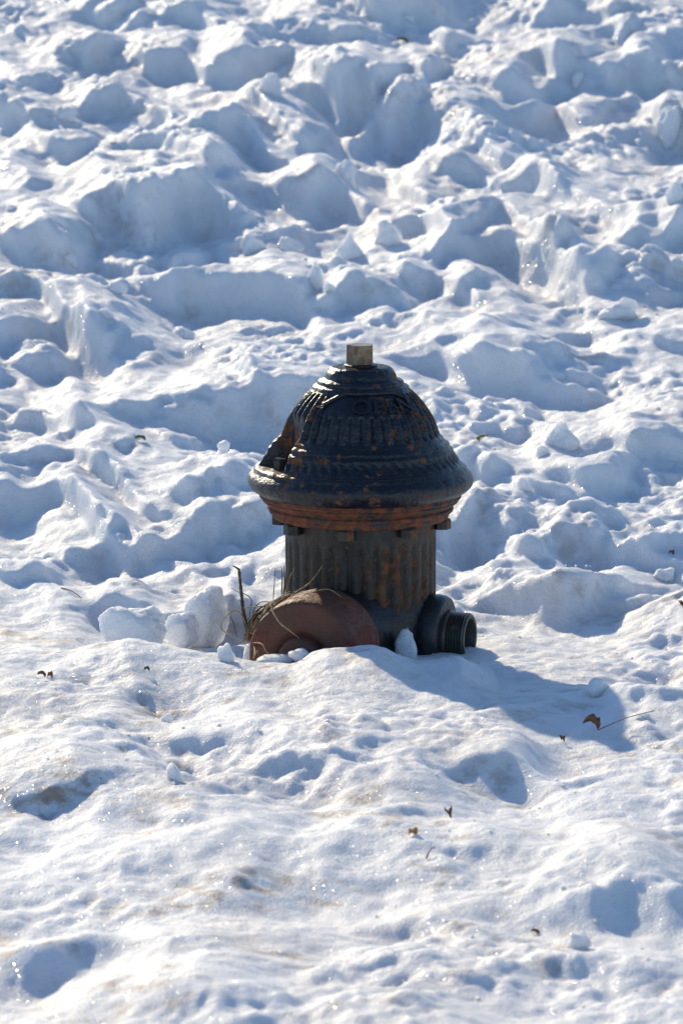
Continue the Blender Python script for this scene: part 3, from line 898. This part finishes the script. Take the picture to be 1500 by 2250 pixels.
# ------------------------------------------------------------------ loose lumps of snow
def lump(w, d, h, seed, sub=4, spike=0.0, lean_=0.0, angular=0.35, box=0.65):
    import bmesh
    bm = bmesh.new()
    bmesh.ops.create_icosphere(bm, subdivisions=sub, radius=1.0)
    off = Vector((seed * 3.7, seed * 1.9, seed * 5.3))
    rs = random.Random(seed)
    planes = []
    rot = Matrix.Rotation(rs.uniform(-0.5, 0.5), 3, 'X') @ Matrix.Rotation(rs.uniform(-0.6, 0.6), 3, 'Y') @ Matrix.Rotation(rs.uniform(-0.8, 0.8), 3, 'Z')
    for _ in range(7):
        n = Vector((rs.gauss(0, 1), rs.gauss(0, 1), rs.gauss(0.2, 0.8))).normalized()
        planes.append((n, rs.uniform(0.45, 0.85)))
    for v_ in bm.verts:
        p = v_.co.copy()
        p *= (1 - box) + box / (abs(p.x) ** 5 + abs(p.y) ** 5 + abs(p.z) ** 5) ** 0.2
        p = rot @ p
        for n, lim in planes:                # flattened sides, as broken clods have
            q = p.dot(n)
            if q > lim: p -= n * (q - lim) * angular * 2.0
        p *= 1.12 + 0.30 * mnoise.noise(p * 1.2 + off) + 0.13 * mnoise.noise(p * 2.7 + off) + 0.05 * mnoise.noise(p * 6 + off) + 0.035 * mnoise.noise(p * 14 + off) + 0.018 * mnoise.noise(p * 30 + off)
        if spike > 0 and p.z > 0:
            k = 1 - spike * min(1, p.z)
            p.x *= k; p.y *= k
        p.x += lean_ * p.z
        v_.co = (p.x * w / 2, p.y * d / 2, p.z * h / 2)
    m = bpy.data.meshes.new('snow_chunk')
    bm.to_mesh(m); bm.free()
    m.materials.append(M_CHUNK)
    m.polygons.foreach_set('use_smooth', [True] * len(m.polygons))
    return m
CHUNKS = [  # u, v at the underside, width, height, label, spike, lean
 (140, 268, 48, 34, 'smooth rounded snow lump by the upper left edge, beside a dark gap in the snow', 0, 0),
 (594, 212, 44, 52, 'upright snow block on the far slope above the peaked drift, by the big hollow', 0.1, 0),
 (766, 398, 50, 40, 'rounded snow lump at the right shoulder of the overhanging drift behind the hydrant', 0, 0),
 (251, 643, 46, 27, 'flat oval snow lump in the shade at the foot of the left far drift', 0, 0),
 (155, 590, 28, 26, 'dim round snow ball in the deep shade at upper left', 0, 0),
 (690, 640, 44, 60, 'notched upright snow block standing on the long drift above the hydrant', 0.15, 0.1),
 (768, 572, 56, 66, 'pointed spike of snow on the ridge above the hydrant', 0.82, 0),
 (850, 538, 52, 62, 'tall rounded snow slab right of the snow spike', 0.05, 0.12),
 (1352, 704, 78, 44, 'long tilted bar of snow lying in the hollow at right', 0, 0),
 (895, 54, 28, 22, 'small lit snow lump alone in the shaded hollow at the top', 0, 0),
 (1275, 192, 32, 30, 'small snow lump at the foot of the steep drift at upper right', 0, 0),
 (231, 704, 36, 28, 'squarish snow lump at the edge of the big left bank', 0, 0),
 (1232, 986, 58, 58, 'blunt triangular snow block right of the dome beyond the green leaf', 0.45, 0),
 (1193, 1004, 28, 26, 'small round snow lump just left of the blunt triangular block', 0, 0),
 (1152, 1078, 32, 26, 'small round snow lump right of the hydrant collar', 0, 0),
 (1455, 1277, 62, 30, 'smooth flat snow dome near the right edge, level with the barrel', 0, 0),
 (381, 1714, 40, 44, 'lone upright icy lump casting a shadow on the front snow', 0.2, -0.25),
 (1268, 2086, 50, 34, 'smooth egg of snow in the front right hollow', 0, 0),
 (24, 466, 26, 16, 'thin snow flake at the far left edge below the lit slope', 0, 0),
 (400, 744, 42, 26, 'low snow lump in the flat shade left of the hydrant top', 0, 0),
 (1316, 1526, 46, 44, 'rounded snow stump at the end of the hydrant shadow', 0.3, 0),
 (1414, 1586, 30, 18, 'flat ice flake under the end of the long leaf stalk', 0, 0),
 (365, 1586, 22, 20, 'pebble-sized snow lump on the front snow above the lone upright lump', 0, 0),
 (498, 1452, 42, 34, 'curled shard of snow at the foot of the dry grass', 0.25, -0.2),
 (722, 646, 24, 34, 'thin leaning snow shard right of the notched block', 0.55, -0.2),
 (330, 46, 34, 24, 'snow lump on the shaded mound at the top left', 0, 0),
 (490, 996, 30, 24, 'squarish snow lump in the shade left of the dome', 0, 0),
 (1486, 448, 36, 46, 'tall snow lump at the right edge above the lit crest', 0.1, 0),
 (1430, 572, 56, 34, 'smooth snow lump half under the right edge drift', 0, 0),
 (557, 556, 46, 42, 'rounded snow knob on the ridge left of the snow spike', 0.3, 0),
 (636, 552, 54, 36, 'broad snow knob just left of the snow spike', 0.3, 0),
 (1470, 312, 62, 76, 'large rounded block of snow at the upper right edge', 0, 0),
 (560, 1455, 50, 60, 'granular snow heap between the grass and the red cap', 0.2, 0),
 (606, 1458, 66, 22, 'low snow lip lying against the red cap', 0, 0),
 (658, 1450, 38, 22, 'small snow crumb at the cap hub', 0, 0),
 (890, 1444, 60, 62, 'irregular plug of snow wedged between the two outlets', 0.0, 0),
 (290, 1418, 132, 100, 'large arched lump of snow left of the dry grass', 0.05, 0.05),
 (448, 1404, 108, 104, 'leaning slab of snow just behind the snapped twig', 0.2, 0.25),
 (398, 1410, 70, 62, 'blocky lump of snow between the arched lump and the leaning slab', 0.0, 0),
]
for i, (u, v, w, h, lab, sp, ln) in enumerate(CHUNKS):
    if i >= 32:                               # packed against the hydrant
        ax, az = dirs(u, v); y = {32: 6.60, 33: 6.47, 34: 6.45, 35: 6.655, 36: 6.62, 37: 6.80, 38: 6.72}[i]
        p = Vector((ax * y, y, CAM_H + az * y))
    else:
        p = on_snow(u, v)
    s = K * p.y * 1.0
    ww, hh = w * s, h * s
    m = lump(ww, ww * random.uniform(0.7, 0.95), hh * 1.28, i + 3, 5 if ww > 0.05 else 4, sp, ln, box=0.3 if i >= 36 else 0.65)
    o = link(bpy.data.objects.new('snow_chunk', m))
    o.location = (p.x, p.y + ww * 0.25, p.z + hh * 0.28)
    if i == 8: o.rotation_euler = (0, -0.32, 0)
    tag(o, lab, 'snow chunk', 'loose chunks of snow lying on the churned snow')

# crumbs: too many to count
cr_v, cr_f = [], []
phi = (1 + 5 ** 0.5) / 2
ico = [Vector(p).normalized() for p in [(-1, phi, 0), (1, phi, 0), (-1, -phi, 0), (1, -phi, 0), (0, -1, phi), (0, 1, phi), (0, -1, -phi), (0, 1, -phi), (phi, 0, -1), (phi, 0, 1), (-phi, 0, -1), (-phi, 0, 1)]]
icf = [(0, 11, 5), (0, 5, 1), (0, 1, 7), (0, 7, 10), (0, 10, 11), (1, 5, 9), (5, 11, 4), (11, 10, 2), (10, 7, 6), (7, 1, 8), (3, 9, 4), (3, 4, 2), (3, 2, 6), (3, 6, 8), (3, 8, 9), (4, 9, 5), (2, 4, 11), (6, 2, 10), (8, 6, 7), (9, 8, 1)]
rc = random.Random(5)
while len(cr_v) < 12 * 2600:
    cx, cy = rc.uniform(-1.3, 1.3), 4.5 + 11.0 * rc.random() ** 1.5
    if mnoise.noise(Vector((cx * 1.9, cy * 1.5, 3))) < 0.05: continue
    if abs(cx) > 0.11 * cy + 0.1: continue
    s = (0.0010 + 0.0055 * rc.random() ** 5) * (1.0 if cy > 7 else 0.6)
    cz = height(cx, cy)
    nb = len(cr_v)
    for q in ico:
        k = s * rc.uniform(0.7, 1.25)
        cr_v.append((cx + q.x * k, cy + q.y * k, cz + q.z * k * 0.8 + 0.1 * s))
    cr_f += [(a + nb, b + nb, c + nb) for a, b, c in icf]
cr = mesh('snow_crumbs', cr_v, cr_f, M_CHUNK)
tag(cr, 'scattered crumbs of snow over the churned surface', kind='stuff')

# ------------------------------------------------------------------ dry grass and twig by the cap
M_STRAW = plain('dry_straw', (0.46, 0.34, 0.18), (0.27, 0.175, 0.085), 90, 0.65)
M_STRAWD = plain('dark_stalk', (0.085, 0.055, 0.035), (0.13, 0.08, 0.045), 90, 0.7)
M_BARK = plain('green_brown_bark', (0.10, 0.085, 0.030), (0.055, 0.040, 0.020), 80, 0.7)
def at(u, v, y):
    ax, az = dirs(u, v)
    return Vector((ax * y, y, CAM_H + az * y))
def curve_pts(pts, n=18):
    P = [pts[0]] + pts + [pts[-1]]
    out = []
    for i in range(1, len(P) - 2):
        for k in range(n):
            t = k / n
            a, b, c, d = P[i - 1], P[i], P[i + 1], P[i + 2]
            out.append(0.5 * ((2 * b) + (c - a) * t + (2 * a - 5 * b + 4 * c - d) * t * t + (3 * b - a - 3 * c + d) * t ** 3))
    out.append(pts[-1])
    return out
root = at(548, 1402, 6.63)
tuft = empty('dry_grass_tuft', root)
tag(tuft, 'tuft of dry straw-coloured grass bent over the red cap', 'grass tuft')
def blade(pts, w, mat, nm='blade'):
    c = curve_pts([p - root for p in pts], 8)
    n = len(c)
    rr = [w * (0.35 + 0.65 * min(1, 4 * i / n) ) * (1 - 0.8 * (i / n) ** 3) for i in range(n)]
    v, f = tube(c, rr, 5)
    mesh(nm, v, f, mat, tuft)
B = lambda *t: [at(u, v, y) for u, v, y in t]
for pts, w, m in [
    (B((545, 1400, 6.62), (575, 1370, 6.60), (620, 1330, 6.60), (675, 1305, 6.60), (720, 1295, 6.58), (750, 1312, 6.55)), 0.0016, M_STRAW),
    (B((548, 1402, 6.62), (590, 1360, 6.60), (640, 1310, 6.62), (676, 1284, 6.62), (695, 1262, 6.62), (708, 1242, 6.62)), 0.0014, M_STRAW),
    (B((555, 1400, 6.61), (580, 1350, 6.58), (593, 1322, 6.55), (600, 1345, 6.52), (616, 1370, 6.49), (635, 1385, 6.47), (658, 1403, 6.46)), 0.0017, M_STRAW),
    (B((552, 1400, 6.61), (560, 1430, 6.53), (557, 1447, 6.50), (565, 1430, 6.50), (570, 1445, 6.49)), 0.0012, M_STRAW),
    (B((550, 1396, 6.62), (530, 1350, 6.61), (510, 1343, 6.61), (492, 1360, 6.60), (486, 1380, 6.60), (500, 1392, 6.58), (530, 1410, 6.55), (553, 1428, 6.52)), 0.0011, M_STRAW),
    (B((520, 1400, 6.62), (515, 1375, 6.62), (506, 1352, 6.62)), 0.0008, M_STRAWD),
    (B((544, 1390, 6.63), (550, 1340, 6.64), (552, 1318, 6.65), (540, 1306, 6.65), (522, 1300, 6.65), (508, 1291, 6.65)), 0.0008, M_STRAWD),
    (B((548, 1390, 6.62), (556, 1345, 6.62), (570, 1325, 6.63), (585, 1322, 6.63), (605, 1326, 6.62)), 0.0009, M_STRAWD),
    (B((535, 1336, 6.60), (560, 1334, 6.60), (590, 1331, 6.60)), 0.0012, M_STRAW),
    (B((600, 1322, 6.68), (602, 1290, 6.70), (605, 1248, 6.71)), 0.0008, M_STRAWD),
    (B((628, 1305, 6.66), (636, 1270, 6.66), (647, 1249, 6.66)), 0.0010, M_STRAW),
    (B((630, 1306, 6.66), (634, 1260, 6.66), (634, 1222, 6.66)), 0.0008, M_STRAWD),
    (B((622, 1316, 6.66), (625, 1285, 6.66), (624, 1243, 6.66)), 0.0018, M_STRAWD),
    (B((618, 1318, 6.67), (620, 1270, 6.67), (618, 1245, 6.67)), 0.0013, M_STRAWD),
    (B((555, 1412, 6.52), (575, 1415, 6.49), (585, 1432, 6.47), (594, 1439, 6.46)), 0.0009, M_STRAW),
    (B((536, 1398, 6.61), (545, 1388, 6.60), (560, 1396, 6.55)), 0.0014, M_STRAWD)]:
    blade(pts, w, m)
rb = random.Random(3)
for k in range(80):
    t = rb.random()
    u0, v0 = 540 + rb.uniform(-5, 22), 1408 + rb.uniform(-8, 6)
    ln = 0.35 + 0.65 * t
    u1 = 552 + 130 * ln * rb.uniform(0.6, 1.0); f_ = (u1 - 552) / 130
    v1 = 1385 - 85 * math.sin(min(1, f_) * 1.4) + rb.uniform(-8, 10)
    um, vm = (u0 + u1) / 2 - rb.uniform(2, 18), (v0 + v1) / 2 - rb.uniform(4, 16)
    blade(B((u0, v0, 6.60 + rb.uniform(-0.02, 0.03)), (um - 4, vm - 7, 6.61 + rb.uniform(-0.03, 0.03)), (u1 - 6, v1 - 9, 6.62 + 0.04 * rb.random())), rb.uniform(0.0007, 0.0014), M_STRAW if rb.random() < 0.7 else M_STRAWD)
# broken stalk
tr = at(547, 1405, 6.62)
twig = empty('broken_twig', tr)
tag(twig, 'snapped green-brown twig standing up left of the red cap', 'twig')
tp = curve_pts([p - tr for p in B((547, 1405, 6.62), (541, 1375, 6.62), (535, 1345, 6.62), (531, 1310, 6.63), (528, 1280, 6.63), (525, 1251, 6.63))], 6)
tv, tf_ = tube(tp, [0.0034 - 0.0013 * i / len(tp) + 0.0004 * math.sin(i * 2.1) for i in range(len(tp))], 8)
mesh('stalk', tv, tf_, M_BARK, twig)
tp = curve_pts([p - tr for p in B((527, 1253, 6.63), (519, 1247, 6.63), (511, 1243, 6.63))], 5)
tv, tf_ = tube(tp, [0.0021 - 0.0015 * i / len(tp) for i in range(len(tp))], 6)
mesh('side_shoot', tv, tf_, M_BARK, twig)

# ------------------------------------------------------------------ dead leaves and bits of litter on the snow
def leaf_blade(L_, W_, curl, seed):
    v, f = [], []
    rs = random.Random(seed)
    n = 9
    for i in range(n):
        t = i / (n - 1)
        w = W_ * math.sin(math.pi * t ** 0.8) ** 0.8 * (1 + 0.3 * rs.uniform(-1, 1)) / 2 + 0.0003
        z = curl * math.sin(math.pi * t) + 0.1 * curl * rs.uniform(-1, 1)
        for q in (-1, -0.5, 0, 0.5, 1):
            v.append((L_ * t, w * q, z + abs(q) ** 1.5 * curl * (1.0 + 0.5 * rs.random())))
    for i in range(n - 1):
        for k in range(4):
            f.append((i * 5 + k, i * 5 + k + 1, (i + 1) * 5 + k + 1, (i + 1) * 5 + k))
    return v, f
def leaf(u, v, L_, W_, rz, mats, lab, stalk=None, curl=0.006, seed=1, tilt=0.0, name='dead_leaf', cat='leaf'):
    p = on_snow(u, v)
    e = empty(name, (p.x, p.y, p.z + 0.003), rz)
    tag(e, lab, cat)
    vv, ff = leaf_blade(L_, W_, curl, seed)
    o = mesh('leaf_blade', vv, ff, mats, e)
    sm = o.modifiers.new('thick', 'SOLIDIFY'); sm.thickness = 0.0006
    o.rotation_euler = (0.5 * tilt, -tilt, 0)
    if stalk:
        tip, = stalk
        c = Vector(tip)
        pts = curve_pts([Vector((0, 0, 0.001)), c * 0.5 + Vector((0, 0, 0.004)), c], 6)
        sv, sf = tube(pts, 0.0007, 5)
        s_ = mesh('stalk', sv, sf, M_STALK, e)
        s_.rotation_euler = (0, 0, -rz)
    return e
M_STALK = plain('leaf_stalk', (0.14, 0.06, 0.035), (0.20, 0.10, 0.05), 70, 0.6)
M_BROWN = plain('dead_leaf_brown', (0.20, 0.095, 0.040), (0.11, 0.05, 0.025), 120, 0.7)
M_GREEN = plain('leaf_green', (0.10, 0.13, 0.025), (0.06, 0.08, 0.02), 120, 0.6)
M_ORANGE = plain('leaf_orange', (0.50, 0.25, 0.06), (0.38, 0.17, 0.05), 120, 0.6)
M_DEEP = plain('leaf_dark', (0.075, 0.042, 0.030), (0.12, 0.06, 0.04), 120, 0.7)
leaf(1312, 1612, 0.024, 0.016, rad(165), M_BROWN, 'brown leaf with a long thin stalk in the shaded hollow right of the hydrant', ((0.083, 0.03, 0.023),), 0.008, 2, 0.4)
leaf(1052, 975, 0.024, 0.013, rad(-60), M_GREEN, 'small green leaf on the snow right of the dome', ((0.022, 0.05, 0.008),), 0.004, 3, 0.5)
leaf(897, 1841, 0.014, 0.012, rad(40), M_ORANGE, 'small bright orange leaf scrap on the front snow', None, 0.005, 4, -0.5)
leaf(990, 1800, 0.013, 0.011, rad(80), M_BROWN, 'crumpled brown seed head above the orange leaf scrap', None, 0.008, 5, -0.7)
leaf(117, 722, 0.012, 0.010, rad(10), M_ORANGE, 'yellow brown leaf scrap on the shaded left bank', None, 0.003, 6, -0.6)
leaf(320, 972, 0.022, 0.016, rad(200), M_GREEN, 'olive leaf scrap on the lit snow left of the dome', None, 0.004, 7, 0.2)
leaf(1497, 1338, 0.020, 0.022, rad(60), M_DEEP, 'dark red leaf cut off by the right edge', None, 0.008, 8, -0.6)
leaf(82, 1488, 0.013, 0.004, rad(-10), M_DEEP, 'dark shredded leaf bits on the front snow at left', None, 0.004, 9, -0.3)
leaf(104, 1494, 0.010, 0.006, rad(40), M_BROWN, 'curled brown leaf bit beside the dark shreds at left', None, 0.005, 10, -0.4)
leaf(316, 1478, 0.009, 0.004, rad(20), M_DEEP, 'tiny dark leaf bit on the front snow below the arched snow lump', None, 0.003, 11, -0.3)
leaf(1164, 2054, 0.012, 0.009, rad(10), M_BROWN, 'reddish leaf scrap at the rim of the front right hollow', None, 0.003, 12, -0.6)
leaf(1232, 1634, 0.011, 0.009, rad(60), M_DEEP, 'dark clump of litter in the hollow left of the stalked leaf', None, 0.005, 13, -0.5)
leaf(1468, 1222, 0.012, 0.008, rad(30), M_BROWN, 'brown leaf scrap on a sunlit clod at the right', None, 0.004, 14, -0.5)
leaf(872, 92, 0.035, 0.02, rad(10), M_GREEN, 'olive leaf litter at the foot of the top hollow', None, 0.006, 15, -0.2)
leaf(243, 322, 0.03, 0.02, rad(50), M_BROWN, 'brown leaf scrap on the far slope at upper left', None, 0.006, 16, -0.5)
def stick(u, v, du, dy, dz, r, lab, mat):
    p = on_snow(u, v)
    s = K * p.y
    pts = curve_pts([Vector((0, 0, 0)), Vector((du * s * 0.5, dy * 0.5, dz * 0.5 + 0.004)), Vector((du * s, dy, dz))], 5)
    v_, f_ = tube(pts, [r * (1 - 0.5 * i / len(pts)) for i in range(len(pts))], 6)
    o = mesh('twig', v_, f_, mat)
    o.location = p + Vector((0, 0, 0.002))
    tag(o, lab, 'twig')
stick(936, 1890, 20, 0.03, 0.006, 0.0012, 'short reddish twig on the front snow below the orange scrap', M_STALK)
stick(135, 1295, 55, -0.05, -0.012, 0.0012, 'thin dark stick lying along the shaded snow at left', M_STRAWD)
stick(1064, 1247, 8, 0.01, 0.002, 0.0011, 'tiny dark splinter on the smooth shaded snow right of the barrel', M_STRAWD)
